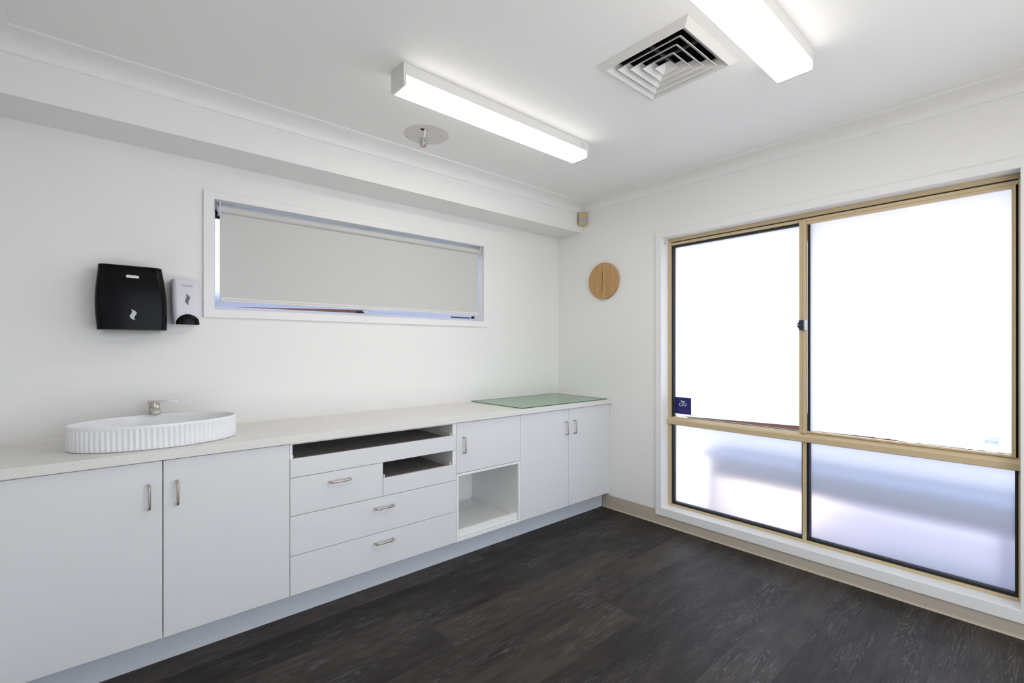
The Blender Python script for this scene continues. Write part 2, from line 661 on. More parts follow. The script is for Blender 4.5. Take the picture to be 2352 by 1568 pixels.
cornice('trim_1', 'x', BD, -1, XL, 0, 1, -1)
cornice('trim_2', 'y', 0, -1, BD, YF, -1, 1)
cornice('trim_3', 'y', XL, 1, BD, YF, -1, 1)
cornice('trim_4', 'x', YF, 1, XL, 0, 1, -1)

# skirting, with a slightly rounded top and toe
def skirting(name, axis, pos, sgn, a, b, h=0.108):
    pts = [(0, 0), (0.012, 0), (0.008, 0.004), (0.006, 0.012), (0.006, h - 0.004), (0.004, h), (0, h)]
    bm = bmesh.new()
    pts = [(pos + sgn * d, z) for d, z in pts]
    prism(bm, pts, axis, a, b)
    return struct(finish(bm, name, M['base']))


sk = skirting('baseboard_right', 'y', 0, -1, -0.515, -1.012)
bm = bmesh.new()
prism(bm, [(0, 0), (-0.012, 0), (-0.008, 0.004), (-0.006, 0.012), (-0.006, 0.0695), (0, 0.0695)], 'y', -1.012, -2.932)
prism(bm, [(0, 0), (-0.012, 0), (-0.008, 0.004), (-0.006, 0.012), (-0.006, 0.104), (-0.004, 0.108), (0, 0.108)], 'y', -2.932, YF)
me_extra = finish(bm, 'baseboard_under_window', M['base'])
struct(me_extra)
skirting('baseboard_left', 'y', XL, 1, -0.61, YF)
skirting('baseboard_front', 'x', YF, 1, XL, -3.16)

# ------------------------------------------------------------------ window in the sink wall (window_1)
x0, x1, z0, z1 = WA
w1 = thing('window_1', (-1.78, 0, 1.5), 'long narrow high window behind the grey roller blind', 'window')
del w1['label'], w1['category']
struct(w1)
# casing: four mitred-looking flat boards with a bevelled edge
ox0, ox1, oz0, oz1 = -2.748, -0.828, 1.484, 2.166
bm = bmesh.new()
box(bm, ox0, x0 + 0.002, -0.014, 0, oz0, oz1, bev=0.002)
box(bm, x1 - 0.002, ox1, -0.014, 0, oz0, oz1, bev=0.002)
box(bm, x0, x1, -0.0139, 0, oz0, z0 + 0.002, bev=0.002)
box(bm, x0, x1, -0.0139, 0, z1 - 0.002, oz1, bev=0.002)
finish(bm, 'casing', M['trim'], w1)
# aluminium frame
fy0, fy1 = 0.085, 0.125
bm = bmesh.new()
box(bm, x0, x0 + 0.020, fy0, fy1, z0, z1)
box(bm, x1 - 0.020, x1, fy0, fy1, z0, z1)
box(bm, x0 + 0.02, x1 - 0.02, fy0, fy1, z0, z0 + 0.026, bev=0.002)
box(bm, x0 + 0.02, x1 - 0.02, fy0, fy1, z1 - 0.03, z1, bev=0.002)
finish(bm, 'window_frame', M['whitealu'], w1)
bm = boxes((-1.815, -1.785, fy0 - 0.006, fy1 - 0.01, z0 + 0.026, z1 - 0.03), bev=0.002)
finish(bm, 'mullion', M['whitealu'], w1)
bm = boxes((-1.865, -1.815, 0.098, 0.108, z0 + 0.026, z0 + 0.040), (-1.10, -0.92, 0.098, 0.108, z0 + 0.026, z0 + 0.036),
           (x0 + 0.02, x0 + 0.055, 0.098, 0.108, 2.045, z1 - 0.03), (-0.905, -0.885, 0.094, 0.108, z0 + 0.026, z0 + 0.046))
finish(bm, 'gasket', M['blackmatt'], w1)
finish(boxes((x0 + 0.02, -1.815, 0.110, 0.114, z0 + 0.02, z1 - 0.02)), 'pane', M['glass'], w1)
finish(boxes((-1.785, x1 - 0.02, 0.110, 0.114, z0 + 0.02, z1 - 0.02)), 'pane', M['glass'], w1)
bm = bmesh.new()
prism(bm, [(x0 + 0.02, z0 + 0.026), (-1.815, z0 + 0.052), (-1.815, z1 - 0.03), (x0 + 0.02, z1 - 0.03)], 'y', 0.1155, 0.1165)
finish(bm, 'obscure_film', M['obscure'], w1)
finish(boxes((-1.785, x1 - 0.02, 0.1155, 0.1165, z0 + 0.028, z1 - 0.03)), 'obscure_film', M['obscure'], w1)

# roller blind
rb = thing('roller_blind', (-1.77, 0.04, 2.087), 'pale grey roller blind drawn down over the long narrow window', 'blind')
bx0, bx1 = -2.664, -0.884
bm = bmesh.new()
disc(bm, (bx0, 0.042, 2.087), 'x', 0.0205, 0, bx1 - bx0, seg=32)
finish(bm, 'roller', M['fabric'], rb, smooth=True)
finish(boxes((bx0, bx1, 0.0455, 0.0465, 1.598, 2.070)), 'blind_fabric', M['fabric'], rb)
bm = boxes((bx0 + 0.002, bx1 - 0.002, 0.038, 0.054, 1.5885, 1.600), (bx0 + 0.002, bx1 - 0.002, 0.036, 0.056, 1.576, 1.588), bev=0.002)
finish(bm, 'bottom_rail', M['pvc'], rb)
for sx, e in ((bx0, -1), (bx1, 1)):
    bm = bmesh.new()
    a, b = (sx + e * 0.001, sx + e * 0.006)
    box(bm, a, b, 0.012, 0.07, 2.055, z1 - 0.001, bev=0.001)
    box(bm, sx + e * 0.006, sx + e * 0.018, 0.02, 0.06, z1 - 0.006, z1 - 0.001)
    disc(bm, (sx + e * 0.001, 0.042, 2.087), 'x', 0.017, 0, e * 0.012, seg=24)
    finish(bm, 'bracket', M['whitealu'], rb)
# beaded pull chain on the right
bm = bmesh.new()
for yy in (0.024, 0.058):
    for k in range(44):
        zz = 2.085 - k * 0.0112
        bmesh.ops.create_icosphere(bm, subdivisions=1, radius=0.0026, matrix=Matrix.Translation((bx1 + 0.010, yy, zz)))
for k in range(8):
    a = PI * k / 7
    bmesh.ops.create_icosphere(bm, subdivisions=1, radius=0.0026,
                               matrix=Matrix.Translation((bx1 + 0.010, 0.041 + 0.017 * math.cos(a), 1.596 - 0.012 * math.sin(a))))
tube(bm, [(bx1 + 0.010, 0.024, 2.09), (bx1 + 0.010, 0.024, 1.596)], 0.0008, 6)
tube(bm, [(bx1 + 0.010, 0.058, 2.09), (bx1 + 0.010, 0.058, 1.596)], 0.0008, 6)
finish(bm, 'pull_chain', M['pvc'], rb)

# ------------------------------------------------------------------ big window in the window wall (window_2)
y0, y1, z0, z1 = WB
w2 = thing('window_2', (0, -1.97, 0.1), '', '')
del w2['label'], w2['category']
struct(w2)
oy0, oy1, oz0, oz1 = -2.931, -1.014, 0.070, 2.186
bm = bmesh.new()
box(bm, -0.014, 0, oy0, y0 + 0.002, oz0, oz1, bev=0.002)
box(bm, -0.014, 0, y1 - 0.002, oy1, oz0, oz1, bev=0.002)
box(bm, -0.0142, 0.0, y0, y1, oz0, z0 + 0.002, bev=0.003)
box(bm, -0.0139, 0, y0, y1, z1 - 0.002, oz1, bev=0.002)
finish(bm, 'casing', M['trim'], w2)
fx = 0.088
bm = bmesh.new()
# jambs, head (double track), bottom sill rail
box(bm, fx, 0.15, y1 - 0.025, y1, z0, z1, bev=0.002)
box(bm, fx, 0.15, y0, y0 + 0.0115, z0, z1, bev=0.002)
box(bm, fx, 0.15, y0 + 0.0115, y1 - 0.025, z0, z0 + 0.016, bev=0.002)
box(bm, fx, 0.15, y0 + 0.0115, y1 - 0.025, 2.116, z1, bev=0.002)
box(bm, fx + 0.006, 0.15, y0 + 0.0115, y1 - 0.025, 2.090, 2.110, bev=0.002)
finish(bm, 'window_frame', M['beige'], w2)
bm = bmesh.new()
# black gaskets and shadow tracks
box(bm, fx + 0.012, 0.148, y0 + 0.0115, y1 - 0.025, 2.108, 2.118)
box(bm, fx + 0.010, 0.14, y1 - 0.038, y1 - 0.024, z0 + 0.016, 2.092)
box(bm, fx + 0.012, 0.14, -1.955, y1 - 0.038, 2.076, 2.092)
box(bm, fx + 0.010, 0.14, y0 + 0.0115, y0 + 0.0235, z0 + 0.016, 0.745)
box(bm, fx + 0.022, 0.14, y0 + 0.0115, y0 + 0.020, 0.745, 2.092)
box(bm, fx + 0.010, 0.14, y0 + 0.0235, y1 - 0.038, z0 + 0.016, z0 + 0.031)
box(bm, fx + 0.012, 0.14, -1.969, -1.962, z0 + 0.03, 0.75)
box(bm, fx + 0.012, 0.14, -2.004, -1.990, z0 + 0.03, 0.75)
box(bm, 0.112, 0.14, -2.006, -1.990, 0.80, 2.078)
box(bm, 0.112, 0.14, -1.955, -1.20, 0.797, 0.803)
finish(bm, 'gasket', M['blackmatt'], w2)
# transom with sloping top
bm = bmesh.new()
prism(bm, [(0.068, 0.748), (0.068, 0.778), (0.074, 0.784), (0.100, 0.800), (0.150, 0.802), (0.150, 0.744), (0.074, 0.744)],
      'y', y0 + 0.001, y1 - 0.001)
finish(bm, 'transom', M['beige'], w2)
finish(boxes((fx, 0.15, -1.990, -1.969, z0 + 0.016, 0.744), bev=0.002), 'mullion', M['beige'], w2)
# sliding sash on the right half
sash = bmesh.new()
box(sash, 0.078, 0.112, -1.990, -1.972, 0.796, 2.098, bev=0.002)
box(sash, 0.082, 0.114, -1.972, -1.953, 0.796, 2.098, bev=0.002)
box(sash, 0.090, 0.116, y0 + 0.020, y0 + 0.034, 0.800, 2.092, bev=0.001)
box(sash, 0.090, 0.116, y0 + 0.034, -1.990, 0.801, 0.811, bev=0.001)
box(sash, 0.090, 0.116, y0 + 0.034, -1.990, 2.074, 2.089, bev=0.001)
sash_o = finish(sash, 'sliding_sash', M['beige'], w2)
# panes
finish(boxes((0.122, 0.126, -1.953, y1 - 0.037, 0.800, 2.078)), 'pane', M['glass'], w2)
finish(boxes((0.104, 0.108, y0 + 0.032, -1.990, 0.808, 2.076)), 'pane', M['glass'], w2)
finish(boxes((0.122, 0.126, -1.963, y1 - 0.037, z0 + 0.030, 0.745)), 'pane', M['glass'], w2)
finish(boxes((0.122, 0.126, y0 + 0.022, -2.003, z0 + 0.030, 0.745)), 'pane', M['glass'], w2)
# frosting films
bm = bmesh.new()
prism(bm, [(-1.953, 0.832), (y1 - 0.038, 0.806), (y1 - 0.038, 2.076), (-1.953, 2.076)], 'x', 0.1275, 0.1285)
finish(bm, 'frosting', M['film'], w2)
bm = bmesh.new()
pts = []
n = 60
ya, yb = -2.006, y0 + 0.034
for k in range(n + 1):
    t = k / n
    amp = 0.0022 if t > 0.35 else 0.0008
    pts.append((ya + (yb - ya) * t, 0.8145 + 0.004 * math.sin(t * PI) * (t < 0.5) + random.uniform(-amp, amp)))
pts += [(yb, 2.074), (ya, 2.074)]
prism(bm, pts, 'x', 0.1095, 0.1105)
finish(bm, 'frosting', M['film'], w2)
finish(boxes((0.1275, 0.1285, -1.963, y1 - 0.038, z0 + 0.031, 0.742)), 'frosting', M['filmlow'], w2)
finish(boxes((0.1275, 0.1285, y0 + 0.024, -2.004, z0 + 0.031, 0.742)), 'frosting', M['filmlow'], w2)
# latch on the sash stile
lk = finish(boxes((0.058, 0.0778, -1.986, -1.958, 1.428, 1.488), bev=0.003), 'latch', M['lockblk'], w2)
finish(boxes((0.056, 0.0775, -1.997, -1.9865, 1.427, 1.489), bev=0.001), 'latch_plate', M['chrome'], lk)
bm = bmesh.new()
loft(bm, [[(xx, -1.958, zz) for xx, zz in ((0.062, 1.438), (0.076, 1.438), (0.076, 1.478), (0.062, 1.478))],
          [(xx, -1.948, zz) for xx, zz in ((0.063, 1.450), (0.074, 1.450), (0.074, 1.466), (0.063, 1.466))]])
finish(bm, 'latch_nose', M['lockblk'], lk)
bm = bmesh.new()
disc(bm, (0.062, -1.953, 1.458), 'x', 0.0068, 0, -0.007, seg=20, bev=0.001)
finish(bm, 'key_barrel', M['chrome'], lk, smooth=True)

# leftover blind brackets in the reveal of the big window
def bb(loc, label, e):
    t = thing('blind_bracket', loc, label, 'bracket', 'blind brackets in the big window reveal')
    x, y, z = loc
    bm = bmesh.new()
    # plate on the jamb: rounded bottom
    pts = [(x - 0.016, z), (x + 0.016, z), (x + 0.016, z - 0.045)]
    for k in range(9):
        a = PI * k / 8
        pts.append((x + 0.016 * math.cos(a), z - 0.045 - 0.014 * math.sin(a)))
    pts.append((x - 0.016, z - 0.045))
    prism(bm, pts, 'y', y, y + e * 0.003)
    box(bm, x - 0.016, x + 0.016, y, y + e * 0.03, z - 0.003, z)
    finish(bm, 'bracket_plate', M['trim'], t)
    bm = bmesh.new()
    for zz in (-0.018, -0.036):
        disc(bm, (x, y + e * 0.003, z + zz), 'y', 0.0042, 0, e * 0.0022, seg=12)
    finish(bm, 'screw', M['bracket'], t)


bb((0.036, y1 - 0.0005, z1 - 0.001), 'small white blind bracket in the upper left corner of the big window reveal', -1)
bb((0.036, y0 + 0.0005, z1 - 0.001), 'small white blind bracket in the upper right corner of the big window reveal', 1)

# stickers on the glass
def strokes(bm, segs, X, w, d=0.0004):
    """segs in (y,z); flat bars on the plane x=X facing the room"""
    for i_, (a, b) in enumerate(segs):
        d = d + 0.00004
        a, b = Vector(a), Vector(b)
        dd = (b - a).normalized()
        n_ = Vector((-dd.y, dd.x)) * w / 2
        a2, b2 = a - dd * w * 0.3, b + dd * w * 0.3
        pts = [a2 + n_, b2 + n_, b2 - n_, a2 - n_]
        prism(bm, [tuple(p) for p in pts], 'x', X, X - d)
    return d


sx = 0.1215
st = thing('sticker', (sx, -1.163, 0.822), 'square navy blue sticker reading CAV in the corner of the left pane', 'sticker')
ya, yb, za, zb = -1.1015, -1.227, 0.8235, 0.948      # left, right, bottom, top
bm = boxes((sx - 0.0006, sx, yb, ya, za, zb))
finish(bm, 'backing', M['navy'], st)
bm = bmesh.new()
W_ = ya - yb
def uv(u, v):      # u 0..1 to the right in the picture (towards -y), v 0..1 upwards
    return (ya - u * W_, za + v * (zb - za))
X2 = sx - 0.0006
# C
c0 = [uv(0.34 + 0.075 * math.cos(math.radians(a)), 0.57 + 0.085 * math.sin(math.radians(a))) for a in range(50, 311, 20)]
strokes(bm, list(zip(c0, c0[1:])), X2, 0.0036)
# A
strokes(bm, [(uv(0.43, 0.485), uv(0.495, 0.655)), (uv(0.495, 0.655), uv(0.56, 0.485)), (uv(0.455, 0.54), uv(0.535, 0.54))], X2, 0.0036)
# V
strokes(bm, [(uv(0.595, 0.655), uv(0.66, 0.485)), (uv(0.66, 0.485), uv(0.725, 0.655))], X2, 0.0036)
# emblem
prism(bm, [uv(0.36, 0.87), uv(0.40, 0.80), uv(0.62, 0.76), uv(0.62, 0.72), uv(0.55, 0.70), uv(0.40, 0.71), uv(0.37, 0.75)], 'x', X2, X2 - 0.0004)
finish(bm, 'print', M['stickertext'], st)
bm = bmesh.new()
for (u0, u1, v) in ((0.27, 0.42, 0.40), (0.55, 0.70, 0.385), (0.36, 0.60, 0.33), (0.18, 0.92, 0.26), (0.15, 0.80, 0.22), (0.30, 0.86, 0.175), (0.27, 0.72, 0.11)):
    strokes(bm, [(uv(u0, v), uv(u1, v))], X2, 0.0016)
finish(bm, 'small_print', M['stickerfaint'], st)

sx = 0.1035
st = thing('barcode_sticker', (sx, -2.785, 0.845), 'faint pale barcode sticker low in the corner of the right pane', 'sticker')
bm = bmesh.new()
prism(bm, [(-2.750, 0.889), (-2.812, 0.889), (-2.820, 0.872), (-2.812, 0.845), (-2.758, 0.845), (-2.752, 0.865)], 'x', sx, sx - 0.0005)
finish(bm, 'backing', M['barlabel'], st)
bm = bmesh.new()
yy = -2.760
for k in range(16):
    w = random.choice((0.0008, 0.0014, 0.002))
    box(bm, sx - 0.0009, sx - 0.0005, yy - w, yy, 0.855, 0.870)
    yy -= w + random.choice((0.0008, 0.0012, 0.002))
box(bm, sx - 0.0009, sx - 0.0005, -2.803, -2.775, 0.8785, 0.8805)
finish(bm, 'print', M['bars'], st)

# ------------------------------------------------------------------ outside
bm = boxes((0.17, 9.0, -8.0, 5.0, -0.16, -0.10))
struct(finish(bm, 'ground', M['soil']))
struct(finish(boxes((0.17, 2.3, -7.0, -1.72, -0.10, -0.085)), 'ground_dusky', M['path']))  # right-hand ground zone, shade put into its colour
struct(finish(boxes((0.17, 2.3, -1.71, 0.6, -0.10, -0.085)), 'ground_warm_glow', M['warm']))  # left-hand ground zone, sunlight put into its colour
gw = finish(boxes((4.0, 4.16, -7.5, 3.0, -0.10, 0.42), bev=0.01), 'garden_edging', M['brown'])
tag(gw, 'low brown timber garden edging outside, seen under the frosting of the left pane', 'edging')
# eave over the window
ev = finish(boxes((0.16, 0.86, -4.2, 1.0, 2.30, 2.36), (0.86, 0.90, -4.2, 1.0, 2.13, 2.40)), 'ceiling_eave', M['eave'])
struct(ev)
# garden bench blurred behind the lower panes
gb = thing('garden_bench', (0.75, -2.4, -0.1), 'blurred blue grey bench standing outside behind the lower frosted panes', 'bench')
finish(boxes((0.38, 0.74, -4.0, -1.17, 0.47, 0.50), bev=0.01), 'seat', M['slate'], gb)
finish(boxes((0.40, 0.43, -3.98, -1.25, 0.34, 0.47), bev=0.004), 'apron', M['slate2'], gb)
finish(boxes((0.44, 0.72, -3.9, -2.25, 0.02, 0.05), bev=0.004), 'added_dim_panel', M['shelf'], gb)  # panel added to tone down the bright ground behind the right pane
for yy in (-1.23, -2.82):
    finish(boxes((0.43, 0.47, yy - 0.02, yy + 0.02, -0.10, 0.47), bev=0.004), 'leg', M['slate'], gb)
    finish(boxes((0.67, 0.71, yy - 0.02, yy + 0.02, -0.10, 0.47), bev=0.004), 'leg', M['slate'], gb)
# neighbouring timber fence beyond the narrow window
fn = finish(boxes(*[(-4.2 + k * 0.122, -4.2 + k * 0.122 + 0.118, 1.10, 1.13, -0.1, 1.72 + random.uniform(-0.004, 0.004)) for k in range(42)]),
            'timber_fence', M['brown'])
tag(fn, 'brown timber fence outside, glimpsed under the blind of the narrow window', 'fence')
struct(finish(boxes((-6, 0.17, 0.17, 3.0, -0.16, -0.10)), 'ground_side', M['soil']))

# ------------------------------------------------------------------ benchtop and cabinets
bm = bmesh.new()
box(bm, XL + 0.001, -0.001, -0.600, -0.001, 0.862, 0.900, bev=0.002)
wt = finish(bm, 'benchtop', M['stone'], org=(-1.76, -0.3, 0.862))
tag(wt, 'long pale speckled stone benchtop running the length of the back wall', 'benchtop')
bm = bmesh.new()
prism(bm, [(-0.001, 0.900), (-0.007, 0.900), (-0.004, 0.904), (-0.001, 0.907)], 'x', XL + 0.001, -0.001)
sl = finish(bm, 'sealant_bead', M['silicone'], org=(-1.76, 0, 0.9))
tag(sl, 'thin cream sealant line where the stone benchtop meets the back wall', 'sealant')

YD = -0.585        # door faces
YC = -0.567        # carcass front
Z0, Z1 = 0.130, 0.859
G = 0.0012


def handle_v(parent, x, za=0.667, zb=0.772):
    bm = bmesh.new()
    y = YD
    r = 0.0048
    o = 0.030
    path = [(x, y, zb - r), (x, y - o + 0.012, zb - r)]
    for k in range(1, 6):
        a = PI / 2 * k / 6
        path.append((x, y - o + 0.012 - 0.012 * math.sin(a) * 1.0, zb - r - 0.012 * (1 - math.cos(a))))
    path.append((x, y - o, zb - r - 0.012))
    path.append((x, y - o, za + r + 0.012))
    for k in range(1, 6):
        a = PI / 2 * k / 6
        path.append((x, y - o + 0.012 * (1 - math.cos(a)), za + r + 0.012 - 0.012 * math.sin(a)))
    path += [(x, y - o + 0.012, za + r), (x, y, za + r)]
    tube(bm, path, r, 12)
    return finish(bm, 'handle', M['steel'], parent, smooth=True)


def handle_h(parent, xa, xb, z):
    bm = bmesh.new()
    y = YD
    r = 0.0048
    o = 0.030
    path = [(xa + r, y, z), (xa + r, y - o + 0.012, z)]
    for k in range(1, 6):
        a = PI / 2 * k / 6
        path.append((xa + r + 0.012 * (1 - math.cos(a)), y - o + 0.012 - 0.012 * math.sin(a), z))
    path += [(xa + r + 0.012, y - o, z), (xb - r - 0.012, y - o, z)]
    for k in range(1, 6):
        a = PI / 2 * k / 6
        path.append((xb - r - 0.012 + 0.012 * math.sin(a), y - o + 0.012 * (1 - math.cos(a)), z))
    path += [(xb - r, y - o + 0.012, z), (xb - r, y, z)]
    tube(bm, path, r, 12)
    return finish(bm, 'handle', M['steel'], parent, smooth=True)


def panel(name, parent, xa, xb, za, zb, ya=YD, yb=YC - 0.0015, m='laminate'):
    return finish(boxes((xa + G, xb - G, ya, yb, za + G, zb - G), bev=0.0008), name, M[m], parent)


def carcass(parent, xa, xb, top=0.8605, shelf=()):
    t = 0.016
    bm = bmesh.new()
    box(bm, xa + 0.0005, xa + t, YC, -0.012, 0.127, top)
    box(bm, xb - t, xb - 0.0005, YC, -0.012, 0.127, top)
    box(bm, xa + t, xb - t, YC, -0.012, 0.127, 0.127 + t)
    box(bm, xa + t, xb - t, YC, YC + 0.08, top - 0.006, top)
    box(bm, xa + t, xb - t, -0.022, -0.012, 0.127, top)
    return bm


# 1 sink cabinet
c1 = thing('sink_cabinet', (-3.0, -0.3, 0.127), 'white double door cabinet under the oval basin at the left end', 'cabinet')
finish(carcass(c1, XL + 0.003, -2.477), 'carcass', M['carcass'], c1)
d = panel('door', c1, XL + 0.006, -2.967, Z0, Z1)
handle_v(d, -3.012)
d = panel('door', c1, -2.967 + 0.001, -2.477, Z0, Z1)
handle_v(d, -2.919)

# 2 drawer cabinet
c2 = thing('drawer_cabinet', (-2.0, -0.3, 0.127), 'white drawer cabinet with two open pull-out trays, right of the sink cabinet', 'cabinet')
bm = carcass(c2, -2.477, -1.522)
# face frame pieces around the trays
box(bm, -2.4765, -2.465, YD + 0.002, YC, 0.787, 0.8605)
box(bm, -1.547, -1.5225, YD + 0.002, YC, 0.787, 0.8605)
box(bm, -1.547, -1.5225, YD + 0.002, YC, 0.608, 0.6945)
box(bm, -2.465, -1.547, YD + 0.002, YC, 0.855, 0.8605)
box(bm, -1.547, -1.541, YC, -0.03, 0.600, 0.855)
finish(bm, 'carcass', M['carcass'], c2)


def pull_tray(xa, xb, zf0, zf1, hx=None):
    """front panel with a shallow tray box behind it, opening above the front"""
    f = panel('drawer', c2, xa, xb, zf0, zf1)
    bm = bmesh.new()
    ta, tb = xa + 0.022, xb - 0.030
    zz = zf1 - 0.022
    box(bm, ta, tb, -0.560, -0.06, zz, zz + 0.006)
    finish(bm, 'tray_floor', M['tray'], f)
    bm = bmesh.new()
    box(bm, ta - 0.006, ta, -0.560, -0.06, zz - 0.01, zz + 0.034)
    box(bm, tb, tb + 0.006, -0.560, -0.06, zz - 0.01, zz + 0.034)
    box(bm, ta, tb, -0.066, -0.06, zz, zz + 0.034)
    finish(bm, 'tray_side', M['carcass'], f)
    return f


pull_tray(-2.477, -1.522, 0.695, 0.787)
f = pull_tray(-2.000, -1.522, 0.511, 0.609)
d = panel('drawer', c2, -2.477, -2.000, 0.511, 0.695)
handle_h(d, -2.294, -2.182, 0.645)
d = panel('drawer', c2, -2.477, -1.522, 0.319, 0.511)
handle_h(d, -2.053, -1.939, 0.456)
d = panel('drawer', c2, -2.477, -1.522, Z0, 0.319)
handle_h(d, -2.053, -1.939, 0.269)
# divider between the row-two drawers
finish(boxes((-2.003, -1.9975, YC, -0.03, 0.50, 0.700)), 'divider', M['carcass'], c2)
# dark board between the tray openings
finish(boxes((-2.461, -1.549, -0.56, -0.03, 0.697, 0.701)), 'divider', M['tray'], c2)

# 3 niche cabinet
c3 = thing('niche_cabinet', (-1.26, -0.3, 0.127), 'white cabinet with a small door above an open square niche', 'cabinet')
bm = bmesh.new()
xa, xb = -1.522, -0.995
t = 0.0175
# side gables run to the front; they show either side of the niche
for a, b in ((xa + 0.001, xa + t + 0.001), (xb - t - 0.001, xb - 0.001)):
    box(bm, a, b, YD, -0.012, 0.130, 0.5455)
    box(bm, a, b, YC, -0.012, 0.5455, 0.8605)
box(bm, xa + t, xb - t, YD + 0.0005, -0.012, 0.531, 0.5455)      # rail over the niche
box(bm, xa + t, xb - t, YD + 0.0005, -0.012, 0.130, 0.146)       # bottom rail
box(bm, xa + t, xb - t, -0.052, -0.040, 0.146, 0.8605)           # back
finish(bm, 'carcass', M['carcass'], c3)
bm = bmesh.new()
box(bm, xa + t + 0.002, xb - t - 0.002, YD + 0.012, YD + 0.030, 0.149, 0.192, bev=0.001)
box(bm, xa + t + 0.002, xb - t - 0.002, YD + 0.030, -0.054, 0.160, 0.166)
box(bm, xa + t + 0.001, xa + t + 0.011, YD + 0.030, -0.054, 0.156, 0.180)
box(bm, xb - t - 0.011, xb - t - 0.001, YD + 0.030, -0.054, 0.156, 0.180)
finish(bm, 'pull_out_shelf', M['carcass'], c3)
d = panel('door', c3, xa, xb, 0.547, Z1)
handle_v(d, -1.470)

# 4 corner cabinet
c4 = thing('corner_cabinet', (-0.5, -0.3, 0.127), 'white double door cabinet under the green glass sheet at the window wall', 'cabinet')
finish(carcass(c4, -0.995, -0.003), 'carcass', M['carcass'], c4)
d = panel('door', c4, -0.995, -0.506, Z0, Z1)
handle_v(d, -0.540)
d = panel('door', c4, -0.506, -0.024, Z0, Z1)
handle_v(d, -0.446)
finish(boxes((-0.0235, -0.0015, YD + 0.003, YC, Z0, Z1)), 'filler_strip', M['laminate'], c4)

# kickboards
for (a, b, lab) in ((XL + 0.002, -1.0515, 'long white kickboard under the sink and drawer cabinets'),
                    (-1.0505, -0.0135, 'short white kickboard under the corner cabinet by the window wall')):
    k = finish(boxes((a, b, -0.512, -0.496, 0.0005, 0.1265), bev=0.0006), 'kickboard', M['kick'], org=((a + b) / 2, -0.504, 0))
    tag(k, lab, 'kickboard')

# ------------------------------------------------------------------ glass sheet on the bench
gs = thing('glass_sheet', (-0.52, -0.3, 0.9), 'loose green tinted glass sheet lying on the benchtop in the corner', 'glass sheet')
ga = [(-0.985, -0.590), (-0.060, -0.604), (-0.050, -0.012), (-0.992, -0.012)]
bm = bmesh.new()
prism(bm, [(a * 1 + 0, b) for a, b in ga], 'z', 0.9022, 0.9062)
finish(bm, 'sheet', M['greenglass'], gs)
bm = bmesh.new()
cx_, cy_ = -0.52, -0.30
A_ = [bm.verts.new((a, b, z)) for z in (0.9018, 0.9066) for a, b in ga]
gi = [(a + (0.0015 if a < cx_ else -0.0015), b + (0.0015 if b < cy_ else -0.0015)) for a, b in ga]
B_ = [bm.verts.new((a, b, z)) for z in (0.9018, 0.9066) for a, b in gi]
for i in range(4):
    j = (i + 1) % 4
    bm.faces.new((A_[i], A_[j], A_[4 + j], A_[4 + i]))
    bm.faces.new((B_[j], B_[i], B_[4 + i], B_[4 + j]))
    bm.faces.new((A_[4 + i], A_[4 + j], B_[4 + j], B_[4 + i]))
    bm.faces.new((A_[j], A_[i], B_[i], B_[j]))
finish(bm, 'polished_edge', M['greenedge'], gs)
for a, b in ((-0.93, -0.54), (-0.12, -0.54), (-0.12, -0.06), (-0.93, -0.06)):
    bm = bmesh.new()
    disc(bm, (a, b, 0.9), 'z', 0.006, 0.0002, 0.0022, seg=12)
    finish(bm, 'pad', M['clearplastic'], gs)

# ------------------------------------------------------------------ basin
BC = (-2.965, -0.346)
ba, bb_ = 0.305, 0.202
HB = 0.1015
bs = thing('basin', (BC[0], BC[1], 0.9), 'oval white fluted basin standing on the benchtop', 'basin')
nfl = 84
SEG = nfl * 8
def arc_params():
    # angles at equal arc length round the ellipse so that the flutes are even
    N_ = 4000
    s = [0.0]
    for k in range(N_):
        t0, t1 = 2 * PI * k / N_, 2 * PI * (k + 1) / N_
        s.append(s[-1] + math.hypot(ba * (math.cos(t1) - math.cos(t0)), bb_ * (math.sin(t1) - math.sin(t0))))
    out = []
    k = 0
    for i in range(SEG):
        tgt = s[-1] * i / SEG
        while s[k + 1] < tgt:
            k += 1
        out.append(2 * PI * (k + (tgt - s[k]) / (s[k + 1] - s[k])) / N_)
    return out
TH = arc_params()


def oring(inset, z, flute=0.0):
    r = []
    for i, t in enumerate(TH):
        nx, ny = math.cos(t) / ba, math.sin(t) / bb_
        l = math.hypot(nx, ny)
        nx, ny = nx / l, ny / l
        ph = (i % 8) / 8
        d_ = inset + flute * (1 - abs(math.sin(PI * ph)))
        r.append((BC[0] + ba * math.cos(t) - nx * d_, BC[1] + bb_ * math.sin(t) - ny * d_, 0.9 + z))
    return r


rings = [oring(0.006, 0.0005), oring(0.001, 0.004, 0.003), oring(0.0, 0.010, 0.0045), oring(0.0, HB - 0.020, 0.0045), oring(0.0, HB - 0.013, 0.0015),
         oring(0.0, HB - 0.010), oring(0.0, HB - 0.003), oring(0.002, HB), oring(0.008, HB), oring(0.010, HB - 0.003)]
for k in range(1, 9):
    a = k / 8
    rings.append(oring(0.010 + 0.012 * a + 0.05 * a ** 6, HB - 0.003 - 0.078 * a))
def inner(sc, z):
    return [(BC[0] + (ba - 0.072) * sc * math.cos(t), BC[1] + (bb_ - 0.072) * sc * math.sin(t), 0.9 + z) for t in TH]
rings += [inner(0.8, HB - 0.0835), inner(0.4, HB - 0.0855), inner(0.12, HB - 0.087)]
bm = bmesh.new()
loft(bm, rings)
finish(bm, 'bowl', M['ceramic'], bs, smooth=True)
bm = bmesh.new()
disc(bm, (BC[0], BC[1], 0.9 + HB - 0.087), 'z', 0.022, 0.0004, 0.004, seg=28, bev=0.001)
